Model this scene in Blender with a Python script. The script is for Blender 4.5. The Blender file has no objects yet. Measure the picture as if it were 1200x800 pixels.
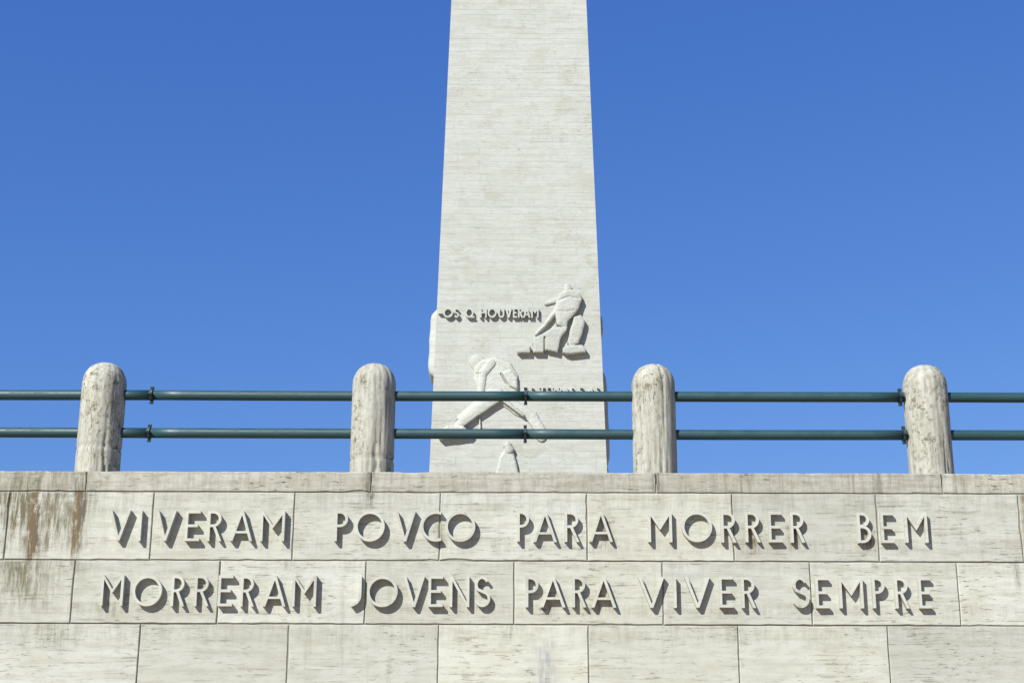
import bpy, bmesh, math, random
import numpy as np
from mathutils import Vector, Matrix

# ------------------------------------------------------------------ scene, camera, sky, sun, exposure
scene = bpy.context.scene
C = scene.collection
R = math.radians

D, EYE = 9.9, 1.6                       # metres from the wall, eye height
FPX, PITCH, ROLL = 1800.0, R(17.0), R(0.16)
CAM = Vector((0, -D, EYE))
_f = Vector((0, math.cos(PITCH), math.sin(PITCH)))
_r0 = Vector((1, 0, 0)); _u0 = Vector((0, -math.sin(PITCH), math.cos(PITCH)))
_r = _r0 * math.cos(ROLL) + _u0 * math.sin(ROLL)
_u = _u0 * math.cos(ROLL) - _r0 * math.sin(ROLL)
cam = bpy.data.cameras.new('camera'); cam.lens = FPX / 1200 * 36; cam.sensor_width = 36
cam.sensor_fit = 'HORIZONTAL'; cam.clip_start = 0.05; cam.clip_end = 5000
co = bpy.data.objects.new('camera', cam); C.objects.link(co)
co.matrix_world = Matrix(((_r.x, _u.x, -_f.x, CAM.x), (_r.y, _u.y, -_f.y, CAM.y), (_r.z, _u.z, -_f.z, CAM.z), (0, 0, 0, 1)))
scene.camera = co

SUN_AZ, SUN_EL = R(38.5), R(37.5)           # sun behind the photographer's left shoulder
world = bpy.data.worlds.new('World'); scene.world = world; world.use_nodes = True
wn = world.node_tree.nodes; wl = world.node_tree.links
sky = wn.new('ShaderNodeTexSky'); sky.sky_type = 'NISHITA'; sky.sun_disc = False
sky.sun_elevation = SUN_EL; sky.sun_rotation = math.pi + SUN_AZ
sky.altitude = 760; sky.air_density = 1.0; sky.dust_density = 0.1; sky.ozone_density = 3.5
tint = wn.new('ShaderNodeMix'); tint.data_type = 'RGBA'; tint.blend_type = 'MULTIPLY'; tint.inputs[0].default_value = 1
tint.inputs[7].default_value = (0.455, 0.672, 1.09, 1)               # the clear deep blue of the day, over the whole sky
sep = wn.new('ShaderNodeSeparateColor'); cmb = wn.new('ShaderNodeCombineColor'); pw = wn.new('ShaderNodeMath'); pw.operation = 'POWER'; pw.inputs[1].default_value = 0.5
mu = wn.new('ShaderNodeMath'); mu.operation = 'MULTIPLY'; mu.inputs[1].default_value = 1.95
wl.new(sky.outputs[0], tint.inputs[6]); wl.new(tint.outputs[2], sep.inputs[0]); wl.new(sep.outputs[0], cmb.inputs[0]); 
pg = wn.new('ShaderNodeMath'); pg.operation = 'POWER'; pg.inputs[1].default_value = 0.8; mg = wn.new('ShaderNodeMath'); mg.operation = 'MULTIPLY'; mg.inputs[1].default_value = 1.06
wl.new(sep.outputs[1], pg.inputs[0]); wl.new(pg.outputs[0], mg.inputs[0]); wl.new(mg.outputs[0], cmb.inputs[1])
wl.new(sep.outputs[2], pw.inputs[0]); wl.new(pw.outputs[0], mu.inputs[0]); wl.new(mu.outputs[0], cmb.inputs[2]); wl.new(cmb.outputs[0], wn['Background'].inputs[0]); wn['Background'].inputs[1].default_value = 0.07
sun = bpy.data.lights.new('sun', 'SUN'); sun.energy = 4.0; sun.angle = R(0.5); sun.color = (1.0, 0.985, 0.955)
so = bpy.data.objects.new('sun', sun); C.objects.link(so)
sdir = Vector((-math.sin(SUN_AZ) * math.cos(SUN_EL), -math.cos(SUN_AZ) * math.cos(SUN_EL), math.sin(SUN_EL)))
so.rotation_euler = sdir.to_track_quat('Z', 'Y').to_euler(); so.location = sdir * 60
vs = scene.view_settings; vs.view_transform = 'Standard'; vs.look = 'None'; vs.gamma = 1; vs.exposure = 1.13
vs.use_curve_mapping = False

# ------------------------------------------------------------------ helpers
def ray(px, py):
    return _f + _r * ((px - 600) / FPX) + _u * ((400 - py) / FPX)
def on_y(px, py, Y):                    # where the sight line meets the upright plane at depth Y
    d = ray(px, py); return CAM + d * ((Y - CAM.y) / d.y)
def on_plane(px, py, p0, n):
    d = ray(px, py); return CAM + d * ((p0 - CAM).dot(n) / d.dot(n))

def obj(name, mesh, mat, parent=None, smooth=False):
    if isinstance(mesh, bmesh.types.BMesh):
        me = bpy.data.meshes.new(name); mesh.normal_update(); mesh.to_mesh(me); mesh.free()
    else:
        me = mesh
    if mat: me.materials.append(mat)
    if smooth:
        me.polygons.foreach_set('use_smooth', [True] * len(me.polygons))
    o = bpy.data.objects.new(name, me); C.objects.link(o)
    if parent: o.parent = parent
    return o
def thing(name, label, cat, loc=(0, 0, 0), group=None):
    o = bpy.data.objects.new(name, None); C.objects.link(o); o.location = loc
    o.empty_display_size = 0.2
    tag(o, label, cat, group); return o
def tag(o, label, cat, group=None):
    o['label'] = label; o['category'] = cat
    if group: o['group'] = group
def box(bm, x0, x1, y0, y1, z0, z1):
    v = [bm.verts.new(p) for p in ((x0, y0, z0), (x1, y0, z0), (x1, y1, z0), (x0, y1, z0), (x0, y0, z1), (x1, y0, z1), (x1, y1, z1), (x0, y1, z1))]
    for f in ((0, 3, 2, 1), (4, 5, 6, 7), (0, 1, 5, 4), (1, 2, 6, 5), (2, 3, 7, 6), (3, 0, 4, 7)):
        bm.faces.new([v[i] for i in f])

# ------------------------------------------------------------------ materials
class NT:
    def __init__(s, name):
        s.m = bpy.data.materials.new(name); s.m.use_nodes = True
        s.t = s.m.node_tree; s.b = s.t.nodes['Principled BSDF']
    def n(s, typ, **kw):
        x = s.t.nodes.new(typ)
        for k, v in kw.items(): setattr(x, k, v)
        return x
    def l(s, a, b): s.t.links.new(a, b)
    def put(s, v, sock):
        if isinstance(v, (int, float)): sock.default_value = v
        elif isinstance(v, tuple): sock.default_value = v if len(v) == 4 or sock.type == 'VECTOR' else (*v, 1)
        else: s.l(v, sock)
    def math(s, op, a, b=0.0, c=None, clamp=False):
        x = s.n('ShaderNodeMath', operation=op, use_clamp=clamp)
        s.put(a, x.inputs[0]); s.put(b, x.inputs[1])
        if c is not None: s.put(c, x.inputs[2])
        return x.outputs[0]
    def smooth(s, v, a, b, lo=0.0, hi=1.0):
        x = s.n('ShaderNodeMapRange', interpolation_type='SMOOTHSTEP')
        s.put(v, x.inputs[0])
        for i, q in enumerate((a, b, lo, hi)): x.inputs[i + 1].default_value = q
        return x.outputs[0]
    def noise(s, vec, scale, detail=4, rough=0.55, sc=(1, 1, 1), off=None):
        mp = s.n('ShaderNodeMapping'); mp.inputs['Scale'].default_value = sc
        s.l(vec, mp.inputs[0])
        if off is not None: s.l(off, mp.inputs['Location'])
        x = s.n('ShaderNodeTexNoise'); x.inputs['Scale'].default_value = scale
        x.inputs['Detail'].default_value = detail; x.inputs['Roughness'].default_value = rough
        s.l(mp.outputs[0], x.inputs['Vector']); return x.outputs[0]
    def mix(s, fac, a, b, mode='MIX'):
        x = s.n('ShaderNodeMix', data_type='RGBA', blend_type=mode)
        s.put(fac, x.inputs[0]); s.put(a, x.inputs[6]); s.put(b, x.inputs[7]); return x.outputs[2]
    def bump(s, h, strength, dist):
        x = s.n('ShaderNodeBump'); x.inputs['Strength'].default_value = strength; x.inputs['Distance'].default_value = dist
        s.l(h, x.inputs['Height']); s.l(x.outputs[0], s.b.inputs['Normal'])

def travertine(name, light, dark, pit, vertical=False, pitamt=1.0, grime=0.25, scale=1.0, streaks=(), var=0.15, fine=1.0, wave=0.03, lichen=0.0, tone=False, scratch=0.0):
    k = NT(name); k.b.inputs['Roughness'].default_value = 0.75; k.b.inputs['Specular IOR Level'].default_value = 0.25
    tc = k.n('ShaderNodeTexCoord').outputs['Object']
    oi = k.n('ShaderNodeObjectInfo').outputs['Random']
    cb = k.n('ShaderNodeCombineXYZ')
    k.l(k.math('MULTIPLY', oi, 37.0), cb.inputs[0]); k.l(k.math('MULTIPLY', oi, 91.0), cb.inputs[2]); off = cb.outputs[0]
    S = (lambda a, b: (b, b, a)) if vertical else (lambda a, b: (a, a, b))
    # slight waviness of the bedding
    wv = k.noise(tc, 1.6 * scale, 2, 0.5, off=off)
    vm = k.n('ShaderNodeVectorMath', operation='MULTIPLY_ADD')
    wc = k.n('ShaderNodeCombineXYZ'); k.l(wv, wc.inputs[0 if vertical else 2])
    k.l(wc.outputs[0], vm.inputs[0]); vm.inputs[1].default_value = (wave / scale,) * 3; k.l(tc, vm.inputs[2]); q = vm.outputs[0]
    bands = k.noise(q, scale, 8, 0.68, S(1.6, 22), off)
    pitn = k.noise(q, scale, 6, 0.66, S(12, 62), off)
    blot = k.noise(tc, 2.4 * scale, 4, 0.6, off=off)
    run = k.noise(tc, scale, 4, 0.6, (16, 16, 1.3))
    finen = k.noise(q, scale, 3, 0.7, S(40, 150), off)
    col = k.mix(k.math('MULTIPLY', k.smooth(bands, 0.42, 0.68), 0.75), light, dark)
    col = k.mix(k.math('MULTIPLY', k.smooth(blot, 0.5, 0.72), 0.35), col, (0.260, 0.246, 0.160))
    col = k.mix(k.math('MULTIPLY', k.smooth(finen, 0.52, 0.75), 0.28 * fine), col, dark)
    mot = k.noise(q, 9 * scale, 6, 0.72, S(1, 2.6), off)
    col = k.mix(k.math('MULTIPLY', k.smooth(mot, 0.46, 0.64), 0.60), col, dark)
    cloud = k.noise(tc, 1.1 * scale, 5, 0.6, (1, 1, 1.8), off=off)
    col = k.mix(k.math('MULTIPLY', k.smooth(cloud, 0.45, 0.70), 0.35), col, dark)
    if lichen:
        lm = k.math('MULTIPLY', k.smooth(k.noise(tc, 26, 6, 0.75, off=off), 0.49, 0.62), k.smooth(k.noise(tc, 4.0, 5, 0.65, (1, 1, 0.5), off=off), 0.40, 0.60))
        col = k.mix(k.math('MULTIPLY', lm, lichen), col, (0.10, 0.09, 0.052))
    if scratch:
        ln = k.noise(q, scale, 3, 0.5, S(2.2, 75), off)
        sm = k.math('MULTIPLY', k.smooth(ln, 0.60, 0.66), k.smooth(mot, 0.40, 0.55))
        col = k.mix(k.math('MULTIPLY', sm, scratch), col, pit)
        col = k.mix(k.math('MULTIPLY', k.math('FRACT', k.math('MULTIPLY', oi, 17.3)), 0.22), col, (0.36, 0.345, 0.25))
    pm = k.math('MULTIPLY', k.smooth(pitn, 0.555, 0.67), k.math('MULTIPLY', k.smooth(blot, 0.38, 0.60), k.smooth(k.noise(tc, 1.9 * scale, 3, off=off), 0.30, 0.62, 0.25, 1.0)))
    col = k.mix(k.math('MULTIPLY', pm, 0.75 * pitamt), col, pit)
    gm = k.math('MULTIPLY', k.smooth(run, 0.52, 0.72), k.smooth(k.noise(tc, 0.7 * scale, 3), 0.45, 0.62))
    col = k.mix(k.math('MULTIPLY', gm, grime), col, (0.110, 0.098, 0.059))
    br = k.n('ShaderNodeHueSaturation'); k.l(k.math('MULTIPLY_ADD', oi, var, 1 - var / 2), br.inputs['Value']); k.l(col, br.inputs['Color'])
    col = br.outputs[0]
    if tone:
        at = k.n('ShaderNodeAttribute'); at.attribute_name = 'tone'
        hv = k.n('ShaderNodeHueSaturation'); k.l(k.math('SUBTRACT', 1.0, at.outputs['Fac']), hv.inputs['Value']); k.l(col, hv.inputs['Color']); col = hv.outputs[0]
    if streaks:
        sx = k.n('ShaderNodeSeparateXYZ'); k.l(tc, sx.inputs[0]); X, Z = sx.outputs[0], sx.outputs[2]
        rag = k.noise(tc, 1, 7, 0.72, (11, 11, 2.2)); spot = k.noise(tc, 14, 5, 0.7)
        rag2 = k.noise(tc, 1, 5, 0.7, (46, 46, 5))
        tex = k.math('MULTIPLY', k.math('MULTIPLY', k.smooth(rag, 0.34, 0.62), k.smooth(rag2, 0.36, 0.58, 0.2, 1.0)), k.smooth(spot, 0.25, 0.56, 0.25, 1.0))
        for x0, w, zt, zb, c, a in streaks:
            g = k.math('DIVIDE', k.math('SUBTRACT', X, x0), w)
            g = k.math('POWER', 2.718, k.math('MULTIPLY', k.math('MULTIPLY', g, g), -1.0))
            m = k.math('MULTIPLY', g, k.math('MULTIPLY', k.smooth(Z, zb, zb + (zt - zb) * 0.6), k.smooth(Z, zt + 0.012, zt)))
            col = k.mix(k.math('MULTIPLY', k.math('MULTIPLY', m, tex), a, clamp=True), col, c)
    k.l(col, k.b.inputs['Base Color'])
    h = k.math('SUBTRACT', k.math('MULTIPLY', bands, 0.35), k.math('MULTIPLY', pm, 0.8 * pitamt))
    h = k.math('ADD', h, k.math('MULTIPLY', finen, 0.25))
    k.bump(h, 0.6, 0.004 / min(scale, 1))
    return k.m

LIGHT, DARK, PIT = (0.378, 0.383, 0.330), (0.282, 0.278, 0.222), (0.090, 0.082, 0.055)
RUST, MOSS, SOOT = (0.105, 0.073, 0.034), (0.105, 0.100, 0.050), (0.075, 0.070, 0.050)
def st(px, py0, py1, wpx, c, a):
    p0 = on_y(px, py0, 0); p1 = on_y(px, py1, 0); return (p0.x, wpx * 0.0055, p0.z, p1.z, c, a)
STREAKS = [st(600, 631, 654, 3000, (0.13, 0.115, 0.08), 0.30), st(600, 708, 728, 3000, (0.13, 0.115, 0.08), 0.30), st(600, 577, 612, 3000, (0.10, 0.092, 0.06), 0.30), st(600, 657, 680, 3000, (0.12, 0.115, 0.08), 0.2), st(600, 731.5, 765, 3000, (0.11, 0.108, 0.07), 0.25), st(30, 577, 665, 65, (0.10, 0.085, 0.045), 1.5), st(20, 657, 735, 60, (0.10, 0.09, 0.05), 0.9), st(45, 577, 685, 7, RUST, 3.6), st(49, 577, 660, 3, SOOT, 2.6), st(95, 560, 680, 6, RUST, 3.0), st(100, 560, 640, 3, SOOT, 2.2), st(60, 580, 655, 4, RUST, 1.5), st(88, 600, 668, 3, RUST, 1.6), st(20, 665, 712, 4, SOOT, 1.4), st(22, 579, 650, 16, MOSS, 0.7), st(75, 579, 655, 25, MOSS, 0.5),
           st(25, 659, 715, 22, MOSS, 1.0), st(127, 705, 736, 11, MOSS, 1.0), st(60, 731, 770, 30, MOSS, 0.6), st(434, 574, 600, 7, SOOT, 1.2),
           st(706, 612, 656, 9, RUST, 1.6), st(882, 612, 658, 9, RUST, 1.8), st(930, 616, 652, 8, RUST, 1.4), st(1016, 622, 650, 7, RUST, 1.3),
           st(645, 694, 722, 10, RUST, 1.1), st(706, 692, 726, 10, RUST, 1.4), st(320, 690, 724, 9, RUST, 0.9), st(515, 610, 650, 7, MOSS, 1.0), st(640, 752, 860, 11, (0.16, 0.165, 0.18), 0.8),
           st(1198, 575, 650, 4, RUST, 1.2), st(1191, 657, 700, 3, SOOT, 1.2), st(600, 731, 755, 10, MOSS, 0.6), st(770, 545, 580, 6, SOOT, 0.8),
           st(860, 731, 760, 9, MOSS, 0.4), st(330, 655, 670, 9, SOOT, 0.6)]
M_WALL = travertine('travertine', LIGHT, DARK, PIT, streaks=STREAKS, pitamt=1.0, scratch=0.55, var=0.2)
M_COPE = travertine('weathered_travertine', (0.352, 0.346, 0.290), (0.225, 0.212, 0.158), (0.055, 0.050, 0.034), pitamt=1.25, grime=0.75,
                    streaks=[st(97, 549, 600, 8, RUST, 1.2), st(434, 549, 600, 7, SOOT, 1.2), st(770, 549, 600, 6, SOOT, 1.0), st(40, 549, 600, 60, MOSS, 1.0), st(600, 549, 600, 3000, (0.09, 0.082, 0.055), 0.4)])
M_LETTER = travertine('carved_travertine', (0.385, 0.388, 0.335), (0.335, 0.333, 0.275), PIT, pitamt=0.6, grime=0.4, var=0.10, scale=2.0)
M_POST = travertine('lichened_travertine', (0.345, 0.342, 0.288), (0.215, 0.205, 0.155), (0.055, 0.050, 0.034), vertical=True, pitamt=1.1, grime=0.7, scale=1.5, lichen=1.0)
M_OBEL = travertine('obelisk_travertine', (0.366, 0.376, 0.332), (0.298, 0.302, 0.254), (0.17, 0.17, 0.14), pitamt=0.9, grime=0.07, scale=0.30, fine=1.0, tone=True)

k = NT('mortar'); k.b.inputs['Roughness'].default_value = 0.95
k.l(k.mix(k.noise(k.n('ShaderNodeTexCoord').outputs['Object'], 9, 4), (0.13, 0.12, 0.09), (0.30, 0.285, 0.225)), k.b.inputs['Base Color']); M_MORTAR = k.m
k = NT('green_paint'); k.b.inputs['Roughness'].default_value = 0.38
tc = k.n('ShaderNodeTexCoord').outputs['Object']
c1 = k.mix(k.noise(tc, 3, 4, sc=(1, 4, 4)), (0.008, 0.037, 0.041), (0.014, 0.052, 0.055))
c1 = k.mix(k.smooth(k.noise(tc, 22, 5, 0.7, (0.5, 1, 1)), 0.66, 0.74), c1, (0.04, 0.045, 0.035))
k.l(c1, k.b.inputs['Base Color']); k.l(k.smooth(k.noise(tc, 12, 4), 0.3, 0.8, 0.45, 0.7), k.b.inputs['Roughness'])
k.bump(k.noise(tc, 30, 3), 0.2, 0.002); M_PIPE = k.m
k = NT('dark_iron'); k.b.inputs['Roughness'].default_value = 0.55
k.l(k.mix(k.noise(k.n('ShaderNodeTexCoord').outputs['Object'], 60, 3), (0.010, 0.026, 0.034), (0.022, 0.04, 0.046)), k.b.inputs['Base Color']); M_IRON = k.m
k = NT('stone_paving'); k.b.inputs['Roughness'].default_value = 0.85
tc = k.n('ShaderNodeTexCoord').outputs['Object']
bt = k.n('ShaderNodeTexBrick'); bt.inputs['Scale'].default_value = 1.0; bt.inputs['Color1'].default_value = (0.36, 0.27, 0.17, 1)
bt.inputs['Color2'].default_value = (0.30, 0.225, 0.14, 1); bt.inputs['Mortar'].default_value = (0.14, 0.135, 0.12, 1); k.l(tc, bt.inputs[0])
k.l(k.mix(0.4, bt.outputs[0], k.mix(k.noise(tc, 0.8, 6), (0.22, 0.16, 0.10), (0.38, 0.29, 0.19))), k.b.inputs['Base Color']); M_PAVE = k.m

# ------------------------------------------------------------------ the setting: ground and terrace
WALL_L, WALL_R = -8.2, 8.2
Z_TOP = on_y(600, 552.5, 0).z
def plane_box(name, dims, mat):
    bm = bmesh.new(); box(bm, *dims); o = obj(name, bm, mat); o['kind'] = 'structure'; return o
plane_box('ground', (-900, 900, -900, 900, -0.3, 0), M_PAVE)
plane_box('terrace', (-40, 40, 0.56, 110, 0.004, Z_TOP - 0.06), M_PAVE)

# ------------------------------------------------------------------ the inscribed wall
rng = random.Random(7)
wall = thing('inscribed_wall', 'pale travertine block wall carrying two lines of raised capital letters', 'wall')
JOINT = 0.005
def block(name, x0, x1, z0, z1, mat, depth=0.12, chips=2, topround=0.006):
    """one dressed stone: uneven arrises, small chips, a face not quite flush with its neighbours"""
    g = JOINT / 2; x0 += g; x1 -= g; z0 += g; z1 -= g
    y = rng.uniform(-0.0022, 0.0022)
    nx = max(4, int((x1 - x0) / 0.055)); nz = max(3, int((z1 - z0) / 0.055))
    P = [(x0 + (x1 - x0) * i / nx, z0, 0, 1) for i in range(nx)] + [(x1, z0 + (z1 - z0) * i / nz, -1, 0) for i in range(nz)] \
      + [(x1 - (x1 - x0) * i / nx, z1, 0, -1) for i in range(nx)] + [(x0, z1 - (z1 - z0) * i / nz, 1, 0) for i in range(nz)]
    amp = [abs(rng.gauss(0, 0.0012)) for _ in P]
    for _ in range(rng.randint(0, chips)):
        i = rng.randrange(len(P)); c_ = rng.uniform(0.002, 0.006); amp[i] += c_; amp[i - 1] += c_ * rng.random(); amp[(i + 1) % len(P)] += c_ * rng.random()
    bm = bmesh.new(); n = len(P)
    cx, cz = (x0 + x1) / 2, (z0 + z1) / 2
    face, rim, back = [], [], []
    for (x, z, ix, iz), a in zip(P, amp):
        b = 0.0035 + a * 0.8
        if iz == -1: b += topround - 0.006
        rx, rz = x + ix * a, z + iz * a
        face.append(bm.verts.new((rx + (b if x <= x0 + 1e-6 else -b if x >= x1 - 1e-6 else 0), y, rz + (b if z <= z0 + 1e-6 else -b if z >= z1 - 1e-6 else 0))))
        rim.append(bm.verts.new((rx, y + b, rz))); back.append(bm.verts.new((rx, y + depth, rz)))
    bm.faces.new(face)
    for i in range(n):
        j = (i + 1) % n
        bm.faces.new((face[j], face[i], rim[i], rim[j])); bm.faces.new((rim[j], rim[i], back[i], back[j]))
    bm.faces.new(list(reversed(back)))
    bmesh.ops.recalc_face_normals(bm, faces=bm.faces)
    return obj(name, bm, mat, wall)

def courses(px_joints, ytop, ybot, name, mat, **kw):
    ym = (ytop + ybot) / 2
    xs = [on_y(p, ym, 0).x for p in px_joints]
    z1, z0 = on_y(600, ytop, 0).z, on_y(600, ybot, 0).z
    fill(xs, z0, z1, name, mat, **kw)
def fill(xs, z0, z1, name, mat, **kw):
    step = (xs[-1] - xs[0]) / (len(xs) - 1)
    while xs[0] > WALL_L: xs.insert(0, xs[0] - step)
    while xs[-1] < WALL_R: xs.append(xs[-1] + step)
    xs = [WALL_L] + [x for x in xs if WALL_L + 0.15 < x < WALL_R - 0.15] + [WALL_R]
    for a, b in zip(xs, xs[1:]): block(name, a, b, z0, z1, mat, **kw)
courses([101, 435, 769, 1104], 552.5, 577, 'coping_stone', M_COPE, depth=0.55, chips=3, topround=0.010)
courses([8, 178, 344, 515.5, 688, 859, 1028.5, 1196], 577, 657, 'stone_block', M_WALL)
courses([85, 256, 428, 602.5, 777, 950.5, 1123.5], 657, 731.5, 'stone_block', M_WALL)
courses([162, 337, 513.5, 690, 866, 1042], 731.5, 807, 'stone_block', M_WALL)
z = on_y(600, 807, 0).z; base = [on_y(p, 770, 0).x for p in (162, 337, 513.5, 690, 866, 1042)]
nrow = 6; hh = z / nrow
for i in range(nrow):
    sh = 0.48 if i % 2 == 0 else 0
    fill([x + sh for x in base], z - hh * (i + 1), z - hh * i, 'stone_block', M_WALL)
bm = bmesh.new(); box(bm, WALL_L + 0.01, WALL_R - 0.01, 0.009, 0.54, 0.002, Z_TOP - 0.08); obj('mortar_core', bm, M_MORTAR, wall)

# ------------------------------------------------------------------ letters
def arc(cx, cy, rx, ry, a0, a1, n):
    return [(cx + rx * math.cos(R(a0 + (a1 - a0) * i / n)), cy + ry * math.sin(R(a0 + (a1 - a0) * i / n))) for i in range(n + 1)]
def ribbon(pts, t, closed=False):
    """a stroke of width t along pts -> quads"""
    n = len(pts); Lf, Rt = [], []
    for i in range(n):
        a = pts[i - 1] if (i > 0 or closed) else None; b = pts[(i + 1) % n] if (i < n - 1 or closed) else None
        p = pts[i]; ds = []
        if a: d = Vector((p[0] - a[0], p[1] - a[1])); ds.append(d.normalized())
        if b: d = Vector((b[0] - p[0], b[1] - p[1])); ds.append(d.normalized())
        d = sum(ds, Vector((0, 0))).normalized(); nrm = Vector((-d.y, d.x))
        kk = 1.0 / max(0.5, nrm.dot(Vector((-ds[0].y, ds[0].x))))
        Lf.append((p[0] + nrm.x * t / 2 * kk, p[1] + nrm.y * t / 2 * kk)); Rt.append((p[0] - nrm.x * t / 2 * kk, p[1] - nrm.y * t / 2 * kk))
    return Lf, Rt, closed
def glyph(ch, w, h, t):
    """strokes of a slender monumental capital in a w x h box: polygons ('p') and ribbons ('r')"""
    rect = lambda x0, y0, x1, y1: ('p', [(x0, y0), (x1, y0), (x1, y1), (x0, y1)])
    def vee(flip):
        a = t * math.hypot(w / 2, h) / h; s = (w / 2 - a) / (w / 2 - a / 2)
        P = [(0, h), (w / 2 - a / 2, 0), (w / 2 + a / 2, 0), (w, h), (w - a, h), (w / 2, h * (1 - s)), (a, h)]
        return P if not flip else [(x, h - y) for x, y in reversed(P)]
    if ch == 'V': return [('p', vee(False))]
    if ch == 'A':
        y0, y1 = 0.25 * h, 0.25 * h + t * 0.85; e = lambda y: (w / 2) * (y / h) + t * 0.45
        return [('p', vee(True)), ('p', [(e(y0), y0), (w - e(y0), y0), (w - e(y1), y1), (e(y1), y1)])]
    if ch == 'I': return [rect(0, 0, t, h)]
    if ch == '-': return [rect(0, h * 0.42, w, h * 0.42 + t)]
    if ch == 'H': return [rect(0, 0, t, h), rect(w - t, 0, w, h), rect(t * .5, h * .45, w - t * .5, h * .45 + t)]
    if ch == 'T': return [rect(w / 2 - t / 2, 0, w / 2 + t / 2, h - t * .5), rect(0, h - t, w, h)]
    if ch == 'E':
        m = h * 0.5 - t / 2; a = w * 0.86
        return [('p', [(0, 0), (w, 0), (w, t), (t, t), (t, m), (a, m), (a, m + t), (t, m + t), (t, h - t), (w, h - t), (w, h), (0, h)])]
    if ch == 'M':
        m, v = 0.40 * h, t * 1.55
        return [('p', [(0, 0), (t, 0), (t, h - v * 1.05), (w / 2, m), (w - t, h - v * 1.05), (w - t, 0), (w, 0), (w, h), (w - t * .8, h), (w / 2, m + v), (t * .8, h), (0, h)])]
    if ch == 'N':
        v = t * 1.9
        return [('p', [(0, 0), (t, 0), (t, h - v), (w - t, 0), (w, 0), (w, h), (w - t, h), (w - t, v), (t, h), (0, h)])]
    if ch in 'PRB':
        b = 0.46 if ch != 'B' else 0.52
        ry = h * (1 - b) / 2; cy = h - ry; e = t / 2
        out = [rect(0, 0, t, h)]; wb = w * (0.93 if ch == 'R' else 1 if ch == 'P' else 0.9)
        rr = min(ry - e, wb - t)
        out.append(('r', [(t * .6, h - e), (wb - e - rr, h - e)] + arc(wb - e - rr, cy, rr, ry - e, 90, -90, 14)[1:] + [(t * .6, cy - ry + e)]))
        if ch == 'R':
            a = t * 1.12; x = wb * 0.5
            out.append(('p', [(w - a, 0), (w, 0), (x + a * .2, cy - ry + t * .9), (x - a * .8, cy - ry + t * .9)]))
        if ch == 'B':
            ry2 = h * b / 2 + t * .3; r2 = min(ry2 - e, w - t)
            out.append(('r', [(t * .6, 2 * ry2 - e), (w - e - r2, 2 * ry2 - e)] + arc(w - e - r2, ry2, r2, ry2 - e, 90, -90, 14)[1:] + [(t * .6, e)]))
        return out
    if ch in 'OQ':
        out = [('rc', arc(w / 2, h / 2, w / 2 - t / 2, h / 2 - t / 2, 0, 360, 44)[:-1])]
        if ch == 'Q': out.append(('p', [(w * .62, 0), (w * 1.12, 0), (w * 1.12, t), (w * .62, t)]))
        return out
    if ch == 'C':
        return [('r', arc(h / 2, h / 2, h / 2 - t / 2, h / 2 - t / 2, 68, 292, 32))]
    if ch == 'U':
        r = w / 2 - t / 2
        return [('r', [(t / 2, h)] + arc(w / 2, w / 2, r, r, 180, 360, 16) + [(w - t / 2, h)])]
    if ch == 'J':
        r = w - t
        return [('r', [(w - t / 2, h)] + arc(w - t / 2 - r, r * .95 + t / 2, r, r * .95, 0, -82, 12))]
    if ch == 'S':
        e = t / 2; rx = w / 2 - e; ry = (h - t) / 4
        return [('r', arc(w / 2 - w * .03, h - e - ry, rx * .86, ry, 25, 225, 14) + [(w * .52, h / 2)] + arc(w / 2, e + ry, rx, ry, 42, -155, 14))]
    raise KeyError(ch)

def letter(ch, origin, ux, uy, un, w, h, t, depth, mat, parent, sink=0.006):
    bm = bmesh.new(); step = 0.0
    def pt(p, d): return origin + ux * p[0] + uy * p[1] + un * d
    for kind, P in glyph(ch, w, h, t):
        top = depth - step; step += depth * 0.012
        if kind == 'p':
            f = [bm.verts.new(pt(p, top)) for p in P]; b = [bm.verts.new(pt(p, -sink)) for p in P]
            bm.faces.new(f)
            for i in range(len(P)): bm.faces.new((f[i - 1], b[i - 1], b[i], f[i]))
        else:
            Lf, Rt, cl = ribbon(P, t, kind == 'rc'); n = len(Lf)
            V = [[bm.verts.new(pt(p, d)) for p in S] for S in (Lf, Rt) for d in (top, -sink)]
            for i in range(n if cl else n - 1):
                j = (i + 1) % n
                bm.faces.new((V[0][i], V[2][i], V[2][j], V[0][j])); bm.faces.new((V[1][i], V[0][i], V[0][j], V[1][j])); bm.faces.new((V[2][i], V[3][i], V[3][j], V[2][j]))
            if not cl:
                for i in (0, n - 1): bm.faces.new((V[0][i], V[1][i], V[3][i], V[2][i]))
    bmesh.ops.recalc_face_normals(bm, faces=bm.faces)
    return obj('letter', bm, mat, parent)

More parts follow.
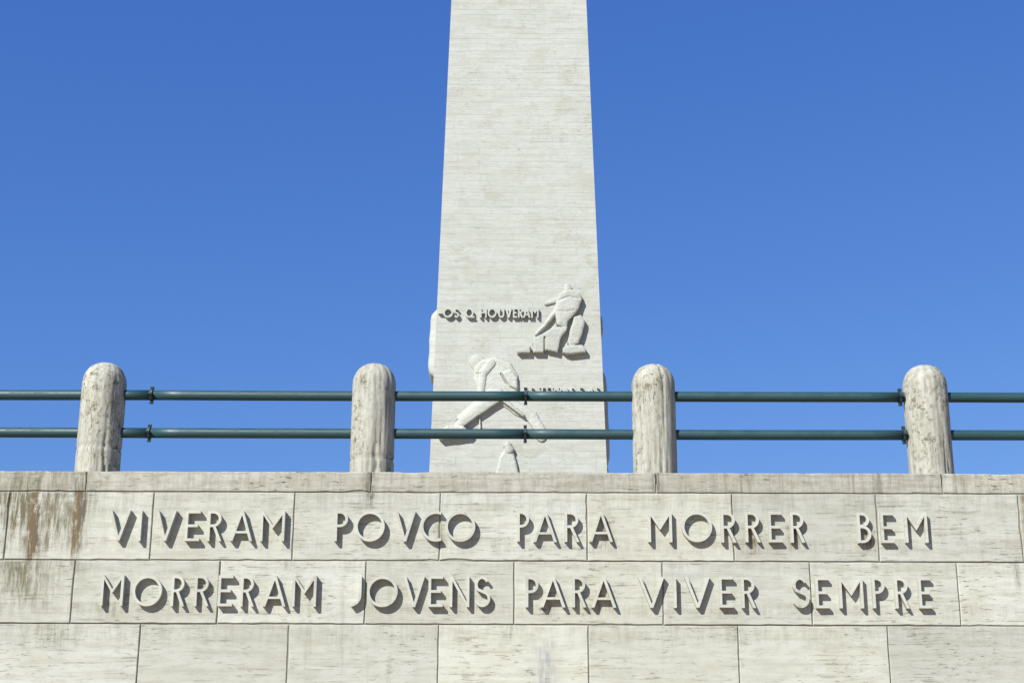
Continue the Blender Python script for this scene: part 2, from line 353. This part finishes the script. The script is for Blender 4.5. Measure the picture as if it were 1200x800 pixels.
DEP = 0.042
LINE1 = [('V', 127, 152), ('I', 162.5, 167), ('V', 182, 206), ('E', 217, 234), ('R', 243, 260), ('A', 270, 296), ('M', 305, 333.5),
         ('P', 392, 407.5), ('O', 416, 450.7), ('V', 462.5, 487), ('C', 493, 516), ('O', 521.7, 557), ('P', 606, 620), ('A', 625, 652.5), ('R', 661.6, 679), ('A', 690.6, 718),
         ('M', 759.6, 787.5), ('O', 799, 834.5), ('R', 845, 862.5), ('R', 873.5, 891), ('E', 900.7, 916), ('R', 926.6, 943), ('B', 1005, 1020.7), ('E', 1032.5, 1047), ('M', 1060.5, 1087)]
LINE2 = [('M', 118, 144.4), ('O', 155, 189.5), ('R', 200.5, 216.5), ('R', 227.7, 245), ('E', 255.4, 272.6), ('R', 281.7, 298), ('A', 308, 335), ('M', 342.4, 370.5),
         ('J', 408, 423.5), ('O', 430, 466), ('V', 472.4, 497.8), ('E', 502, 519), ('N', 527, 550), ('S', 556, 574.5), ('P', 616, 631), ('A', 633.5, 662.5), ('R', 670.6, 687), ('A', 693, 722),
         ('V', 748, 779), ('I', 789.6, 794), ('V', 802.5, 832.4), ('E', 843, 859), ('R', 869, 885.5), ('S', 929, 948), ('E', 956, 971), ('M', 983.5, 1011.6), ('P', 1022.5, 1037), ('R', 1048.8, 1065), ('E', 1076.8, 1091)]
for line, y0, y1 in ((LINE1, 598.8, 634.2), (LINE2, 674.8, 710.8)):
    zt, zb = on_y(600, y0, -DEP).z, on_y(600, y1, -DEP).z
    for ch, a, b in line:
        xa, xb = on_y(a, (y0 + y1) / 2, -DEP).x, on_y(b, (y0 + y1) / 2, -DEP).x
        hh = zt - zb
        letter(ch, Vector((xa, 0, zb + rng.uniform(-.0015, .0015))), Vector((1, 0, 0)), Vector((0, 0, 1)), Vector((0, -1, 0)), xb - xa, hh, 0.0170, DEP + rng.uniform(-.002, .002), M_LETTER, wall)

# ------------------------------------------------------------------ stone posts
POST_Y = 0.2
def noise3(x, y, z):
    from mathutils import noise
    return noise.noise(Vector((x, y, z)))
def post(px, seed, label, group, crackz=None, crackang=None, x=None):
    zb = Z_TOP - 0.01; zt = on_y(600, 427.3, POST_Y).z
    X = on_y(px, 552, POST_Y).x if x is None else x
    rad = (on_y(626, 500, POST_Y).x - on_y(600, 500, POST_Y).x) * 0.985
    H = zt - zb; root = thing('stone_post', label, 'post', (X, POST_Y, zb), group)
    cap = 0.155; rings = [0.0]
    z = 0
    while z < H - cap: z += 0.018; rings.append(min(z, H - cap))
    prof = [(zz, 1.0) for zz in rings]
    for i in range(1, 17):
        a = i / 16 * math.pi / 2
        prof.append((H - cap + cap * math.sin(a) , math.cos(a) ** 0.80 if i < 16 else 0))
    N = 84; bm = bmesh.new(); V = []
    for zz, kf in prof[:-1]:
        row = []
        for j in range(N):
            an = 2 * math.pi * j / N; c, s = math.cos(an), math.sin(an)
            r = rad * kf * (1 + 0.006 * noise3(c * 2 + seed, s * 2, zz * 3))
            g = noise3(c * 9 + seed * 3, s * 9, zz * 2.2); g2 = noise3(c * 22 + seed, s * 22, zz * 6)
            r -= 0.008 * max(0, g - 0.18) / 0.4 + 0.010 * max(0, g2 - 0.15)
            if crackang is not None and zz < H * 0.62:
                da = (an - R(crackang) - 0.10 * noise3(zz * 9, seed, 0) + math.pi) % (2 * math.pi) - math.pi
                r -= 0.020 * math.exp(-(da / 0.045) ** 2) * (1 - zz / (H * 0.62))
            if crackz is not None:
                dz = zz - crackz - 0.02 * noise3(c * 2, s * 2, seed); r -= 0.008 * math.exp(-(dz / 0.009) ** 2)
            row.append(bm.verts.new((r * c, r * s, zz)))
        V.append(row)
    tip = bm.verts.new((0, 0, H))
    for a, b in zip(V, V[1:]):
        for j in range(N): bm.faces.new((a[j], a[(j + 1) % N], b[(j + 1) % N], b[j]))
    for j in range(N): bm.faces.new((V[-1][j], V[-1][(j + 1) % N], tip))
    bm.faces.new(list(reversed(V[0])))
    obj('shaft', bm, M_POST, root, True)
    return root, X, rad
G = 'stone posts along the wall top'
P = [post(114, 1.3, 'round-topped stone post standing above the rust streaks near the word VIVERAM', G, 0.20, 300),
     post(435.5, 4.1, 'round-topped stone post with a crack across its foot, above the word POVCO', G, 0.125, 285),
     post(768, 7.7, 'round-topped stone post with dark vertical cracks, above the first M of MORRER', G, None, 282),
     post(1091.5, 9.2, 'pale round-topped stone post standing above the word BEM', G, None, 296)]
sp = (P[3][1] - P[0][1]) / 3
for s, x, lb in ((12.1, P[0][1] - sp, 'round-topped stone post at the rail end beyond the rust-streaked blocks'), (15.6, P[3][1] + sp, 'round-topped stone post at the rail end beyond the word BEM')):
    post(0, s, lb, G, None, 290, x)

# ------------------------------------------------------------------ pipe rails
def tube(bm, x0, x1, y, z, r, n=28, sag=0.0, segs=1):
    rows = []
    for i in range(segs + 1):
        x = x0 + (x1 - x0) * i / segs; dz = sag * math.sin(math.pi * i / segs)
        rows.append([bm.verts.new((x, y + r * math.cos(2 * math.pi * j / n), z + dz + r * math.sin(2 * math.pi * j / n))) for j in range(n)])
    for a, b in zip(rows, rows[1:]):
        for j in range(n): bm.faces.new((a[j], a[(j + 1) % n], b[(j + 1) % n], b[j]))
    bm.faces.new(list(reversed(rows[0]))); bm.faces.new(rows[-1])
    bmesh.ops.recalc_face_normals(bm, faces=bm.faces)
def rail(py, couplers, label):
    zc = on_y(600, py, POST_Y).z; r = 0.0345
    root = thing('pipe_rail', label, 'rail', (0, POST_Y, zc), 'green pipe rails')
    cx = [on_y(p, py, POST_Y).x for p in couplers]
    ends = [P[0][1] - sp] + cx + [P[3][1] + sp]
    for a, b in zip(ends, ends[1:]):
        bm = bmesh.new(); tube(bm, a + 0.002, b - 0.002, 0, 0, r * rng.uniform(0.985, 1.015), sag=rng.uniform(-0.004, 0.002), segs=12); obj('pipe', bm, M_PIPE, root, False)
        for f in root.children[-1].data.polygons: f.use_smooth = len(f.vertices) == 4
    for x in cx:
        bm = bmesh.new(); tube(bm, x - 0.008, x + 0.008, 0, 0, r + 0.010, 24); c = obj('coupling', bm, M_IRON, root)
        for a in (0, 1, 2, 3):                                    # bolts through the flange
            an = R(90 + a * 90); bm = bmesh.new()
            tube(bm, x - 0.0115, x + 0.0115, math.cos(an) * (r + 0.018), math.sin(an) * (r + 0.018), 0.0105, 6); obj('bolt', bm, M_IRON, c)
    return root
rail(464, [178, 616, 1054.5], 'upper green painted pipe rail running through the stone posts')
rail(508.3, [175, 615.5, 1059], 'lower green painted pipe rail running through the stone posts')

# ------------------------------------------------------------------ the obelisk
YO = 68.0                                                          # depth of its near face at the height of the wall top line
z553 = on_y(607.5, 553, YO); TAP = 0.02
for _ in range(6):
    nrm = Vector((0, -1, -TAP)).normalized(); p0 = Vector((0, YO, z553.z))          # face leans back with the taper
    n2 = Vector((0, -1, TAP)).normalized()
    a = (on_plane(712, 553, p0, n2) - on_plane(503.5, 553, p0, n2)).x / 2; b = (on_plane(686, 0, p0, n2) - on_plane(528, 0, p0, n2)).x / 2
    zz = on_plane(607, 0, p0, n2).z; TAP = (a - b) / (zz - z553.z)
XO = on_plane(607.6, 300, p0, n2).x
FN = n2; FU = Vector((0, TAP, 1)).normalized(); FX = Vector((1, 0, 0))
def half(z): return a - (z - z553.z) * TAP
YC = YO + a                                                        # axis depth
ZB = Z_TOP - 0.06; HT = 72.0
obelisk = thing('obelisk', 'tall tapering white stone obelisk with carved figures rising behind the wall', 'obelisk', (XO, YC, ZB))
loc = Vector((XO, YC, ZB))
def frust(bm, z0, z1, d):
    v = []
    for z in (z0, z1):
        w = half(z + ZB) + d; v += [bm.verts.new(p) for p in ((-w, -w, z), (w, -w, z), (w, w, z), (-w, w, z))]
    for f in ((0, 3, 2, 1), (4, 5, 6, 7), (0, 1, 5, 4), (1, 2, 6, 5), (2, 3, 7, 6), (3, 0, 4, 7)): bm.faces.new([v[i] for i in f])
bm = bmesh.new(); frust(bm, 0.002, HT, -0.006); obj('core', bm, M_OBEL, obelisk)
orng = random.Random(3)
bm = bmesh.new(); z = 0.004; row = 0; tone = bm.verts.layers.float.new('tone')
while z < HT - 0.2:
    hgt = orng.choice((0.34, 0.40, 0.46)); g = 0.005; zt = min(z + hgt, HT) - g
    for side in range(4):
        ca, sa = (1, 0, -1, 0)[side], (0, 1, 0, -1)[side]
        w0, w1 = half(z + ZB), half(zt + ZB); ext = 1.0 if side % 2 == 0 else 0.993
        cuts = [-1.0]; x = -1 + orng.uniform(0.10, 0.30)
        while x < 0.9: cuts.append(x); x += orng.uniform(0.20, 0.34)
        cuts.append(1.0)
        for c0, c1 in zip(cuts, cuts[1:]):
            d = orng.uniform(-0.003, 0.004); e0 = g / 2 / w0 if c0 > -1 else 0; e1 = g / 2 / w0 if c1 < 1 else 0
            q = []
            for zz_, w in ((z, w0), (zt, w1)):
                for xx in (c0 + e0, c1 - e1):
                    for dd in (d, -0.05):
                        X_, Y_ = xx * w * ext, -(w + dd); q.append(bm.verts.new((X_ * ca - Y_ * sa, X_ * sa + Y_ * ca, zz_)))
            tv = max(0.0, orng.gauss(0.012, 0.022))
            for v_ in q: v_[tone] = tv
            # q: z0(x0 front,back, x1 front,back), z1(...)
            for f in ((0, 2, 6, 4), (1, 0, 4, 5), (2, 3, 7, 6), (4, 6, 7, 5), (1, 3, 2, 0)): bm.faces.new([q[i] for i in f])
    z += hgt; row += 1
w = half(HT + ZB); tip = bm.verts.new((0, 0, HT + 4)); cr = [bm.verts.new(p) for p in ((-w, -w, HT + .01), (w, -w, HT + .01), (w, w, HT + .01), (-w, w, HT + .01))]
for i in range(4): bm.faces.new((cr[i], cr[(i + 1) % 4], tip))
slabs = obj('facing_slabs', bm, M_OBEL, obelisk); slabs['kind'] = 'stuff'

def fpt(px, py):                                                   # pixel -> (u, v) on the near face
    p = on_plane(px, py, p0, n2); return ((p - p0).dot(FX), (p - p0).dot(FU))
def face3(u, v, d): return p0 + FX * u + FU * v + FN * d - loc

def relief(name, parts, res, label, frame=None):
    """sculpted relief: the highest of several rounded limbs and folds, as one continuous mesh"""
    polys = []
    for kind, pts, H, w, step in parts:
        Q = [fpt(*p) for p in pts]
        polys.append((kind, np.array(Q), H, w, step))
    allp = np.concatenate([q for _, q, *_ in polys]); m = 0.35
    lo, hi = allp.min(0) - m, allp.max(0) + m
    us = np.arange(lo[0], hi[0], res); vs_ = np.arange(lo[1], hi[1], res); U, V = np.meshgrid(us, vs_)
    # roughened outline
    rs = np.random.RandomState(5); Un = U + 0.008 * np.sin(V * 9 + 1.3); Vn = V + 0.008 * np.sin(U * 8)
    Hh = np.full(U.shape, -0.04)
    def segd(ax, ay, bx, by):
        dx, dy = bx - ax, by - ay; t = np.clip(((Un - ax) * dx + (Vn - ay) * dy) / (dx * dx + dy * dy + 1e-12), 0, 1)
        return np.hypot(Un - ax - t * dx, Vn - ay - t * dy), t
    for kind, Q, H, w, step in polys:
        if kind == 'poly':
            ins = np.zeros(U.shape, bool); dm = np.full(U.shape, 1e9)
            for i in range(len(Q)):
                x1, y1 = Q[i - 1]; x2, y2 = Q[i]
                c = ((y1 > Vn) != (y2 > Vn)) & (Un < (x2 - x1) * (Vn - y1) / (y2 - y1 + 1e-12) + x1); ins ^= c
                dm = np.minimum(dm, segd(x1, y1, x2, y2)[0])
            d = np.where(ins, dm, -1); w = w * 0.5
        else:                                                      # limb: chain with radius w px-metres at each end
            d = np.full(U.shape, -1.0); ra, rb = w
            for i in range(len(Q) - 1):
                dd, t = segd(*Q[i], *Q[i + 1]); f0, f1 = i / (len(Q) - 1), (i + 1) / (len(Q) - 1)
                rad = ra + (rb - ra) * (f0 + (f1 - f0) * t); d = np.maximum(d, rad - dd)
            w = max(ra, rb)
        x = np.clip(d / w, 0, 1); hgt = H * (1.25 if H > 0 else 1) * (step + (1 - step) * np.sqrt(np.clip(x * (2 - x), 0, 1)))
        if H > 0: Hh = np.where(d > 0, np.maximum(Hh, hgt), Hh)
        else: Hh = np.where((d > 0) & (Hh > 0), np.maximum(Hh + H * np.sqrt(x), 0.01), Hh)
    on = Hh > 0
    near = on.copy()
    near[1:] |= on[:-1]; near[:-1] |= on[1:]; n_ = near.copy(); n_[:, 1:] |= near[:, :-1]; n_[:, :-1] |= near[:, 1:]
    rf = rs.randn(*U.shape)                                        # tool marks
    for _ in range(3): rf = (rf + np.roll(rf, 1, 0) + np.roll(rf, -1, 0) + np.roll(rf, 1, 1) + np.roll(rf, -1, 1)) / 5
    Hh = np.where(on, Hh + 0.010 * rf, Hh)
    idx = np.full(U.shape, -1, int); ii = np.argwhere(n_); verts = []
    for c_, (i, j) in enumerate(ii): idx[i, j] = c_; verts.append(face3(U[i, j], V[i, j], Hh[i, j]))
    faces = []
    A = (idx[:-1, :-1] >= 0) & (idx[:-1, 1:] >= 0) & (idx[1:, :-1] >= 0) & (idx[1:, 1:] >= 0)
    for i, j in np.argwhere(A): faces.append((idx[i, j], idx[i, j + 1], idx[i + 1, j + 1], idx[i + 1, j]))
    me = bpy.data.meshes.new(name); me.from_pydata(verts, [], faces); me.update()
    o = obj(name, me, M_OBEL, obelisk, False)
    o['label'] = label; return o

z1 = lambda L: [(590 + x / 7.27, 320 + y / 7.27) for x, y in L]
z2 = lambda L: [(495 + x / 5.0, 400 + y / 5.0) for x, y in L]
relief('relief_figure', [
    ('poly', z1([(470, 195), (530, 150), (600, 155), (650, 185), (668, 240), (640, 320), (590, 385), (545, 430), (540, 480), (450, 455), (440, 330), (452, 255)]), 0.29, 0.55, 0.78),
    ('limb', z1([(545, 128), (550, 145)]), 0.20, (0.19, 0.22), 0.5),
    ('limb', z1([(490, 215), (420, 245), (365, 262)]), 0.09, (0.16, 0.10), 0.5),
    ('limb', z1([(500, 200), (450, 330), (350, 455), (285, 525)]), 0.20, (0.20, 0.11), 0.4),
    ('poly', z1([(430, 470), (545, 470), (540, 500), (488, 560), (460, 690), (355, 665), (345, 690), (255, 690), (250, 570), (330, 530)]), 0.27, 0.30, 0.85),
    ('poly', z1([(115, 665), (225, 630), (228, 690), (120, 695)]), 0.26, 0.2, 0.85),
    ('limb', z1([(350, 560), (348, 690)]), -0.12, (0.06, 0.06), 0.0),
    ('limb', z1([(475, 250), (560, 215), (640, 235)]), -0.03, (0.09, 0.06), 0.0), ('limb', z1([(470, 340), (540, 345), (600, 330)]), -0.025, (0.08, 0.06), 0.0),
    ('poly', z1([(600, 385), (660, 370), (690, 410), (690, 450), (670, 530), (640, 610), (560, 640), (545, 600), (565, 500)]), 0.27, 0.4, 0.8),
    ('poly', z1([(500, 650), (560, 625), (670, 625), (700, 660), (700, 690), (540, 705), (505, 690)]), 0.28, 0.3, 0.8)],
    0.026, 'carved figure bending over blocks')
relief('relief_figure', [
    ('limb', z2([(320, 120), (330, 140)]), 0.06, (0.42, 0.36), 0.2),
    ('poly', z2([(300, 190), (310, 140), (360, 105), (430, 95), (520, 130), (560, 200), (565, 290), (500, 350), (420, 370), (330, 330), (310, 260)]), 0.10, 0.5, 0.30),
    ('poly', z2([(455, 185), (520, 170), (560, 215), (560, 290), (510, 270)]), 0.19, 0.3, 0.45),
    ('limb', z2([(460, 190), (494, 250)]), -0.10, (0.05, 0.05), 0.0),
    ('limb', z2([(400, 135), (355, 190), (345, 290), (330, 400)]), 0.17, (0.26, 0.13), 0.6),
    ('limb', z2([(340, 195), (315, 190)]), -0.05, (0.06, 0.04), 0.0),
    ('limb', z2([(440, 320), (330, 400), (240, 470), (200, 510)]), 0.27, (0.36, 0.20), 0.8),
    ('limb', z2([(400, 300), (290, 390), (215, 450)]), 0.17, (0.20, 0.12), 0.5),
    ('limb', z2([(460, 320), (560, 400), (640, 440), (690, 520), (695, 560)]), 0.10, (0.34, 0.26), 0.4),
    ('limb', z2([(470, 345), (590, 440)]), 0.25, (0.12, 0.07), 0.7),
    ('limb', z2([(335, 430), (338, 540)]), 0.10, (0.045, 0.045), 0.8),
    ('poly', z2([(95, 545), (150, 500), (240, 505), (290, 540), (270, 560), (190, 570), (100, 580)]), 0.32, 0.25, 0.8)],
    0.028, 'carved figure stooping with legs spread')
relief('relief_figure', [
    ('poly', z2([(470, 650), (485, 605), (505, 600), (525, 630), (545, 680), (565, 770), (580, 900), (400, 900), (430, 770), (450, 680)]), 0.18, 0.30, 0.45),
    ('limb', z2([(500, 615), (510, 640)]), 0.26, (0.20, 0.24), 0.5)],
    0.034, 'carved head and shoulders of a lower figure')

def fline(text, y0, y1, dep, t):
    for ch, xa, xb in text:
        u0, v0 = fpt(xa, y1); u1, v1 = fpt(xb, y0)
        o = letter(ch, face3(u0, v0, 0), FX, FU, FN, u1 - u0, v1 - v0, t, dep, M_OBEL, obelisk, 0.04)
fline([('-', 513.8, 518.2), ('O', 519.5, 531), ('S', 532, 538), ('Q', 545, 555), ('H', 562.5, 570.5), ('O', 571.5, 582), ('U', 584, 591), ('V', 592, 600), ('E', 601, 606), ('R', 607, 613), ('A', 613, 621.5), ('M', 622.5, 631)], 362.2, 373.5, 0.21, 0.085)
fline([('A', 611, 620), ('S', 621, 626.5), ('T', 632, 638.5), ('E', 640, 644.5), ('R', 646, 651.5), ('R', 653, 658.5), ('A', 659, 667), ('S', 668, 673), ('E', 678, 682.5), ('A', 688, 696), ('S', 697.5, 703)], 454, 466, 0.21, 0.085)

def side_relief(sign, lumps, label):
    """carving on a flank, seen edge-on from the front"""
    bm = bmesh.new()
    for y0, y1, prot, back, deep in lumps:
        za, zb_ = on_plane(600, y0, p0, n2).z - ZB, on_plane(600, y1, p0, n2).z - ZB; n = 14; rows = []
        for i in range(n + 1):
            zz_ = zb_ + (za - zb_) * i / n; e = min(1.0, math.sqrt(max(0, 1 - abs(2 * i / n - 1) ** 8))) * (1 + 0.05 * math.sin(i * 1.3 + y0))
            w = half(zz_ + ZB); yf = -w + back; pr = prot * e
            rows.append([bm.verts.new((sign * (w + q * pr - (0.05 if q == 0 else 0)), yf + d * deep, zz_)) for q, d in ((0, 0.0), (.75, 0.02), (1, 0.12), (1.02, 0.6), (.6, 0.95), (0, 1.0))])
        for A_, B_ in zip(rows, rows[1:]):
            for j in range(5): bm.faces.new((A_[j], A_[j + 1], B_[j + 1], B_[j]))
        bm.faces.new(rows[0]); bm.faces.new(rows[-1])
    bmesh.ops.recalc_face_normals(bm, faces=bm.faces)
    o = obj('relief_carving', bm, M_OBEL, obelisk, True); o['label'] = label
side_relief(-1, [(362, 441, 0.34, 0.03, 3.0)], 'sunlit carving projecting from the flank')
side_relief(1, [(366, 388, 0.16, 0.5, 1.4), (429, 541, 0.26, 0.5, 3.4), (541, 600, 0.14, 0.5, 2.6)], 'shaded carving projecting from the flank')
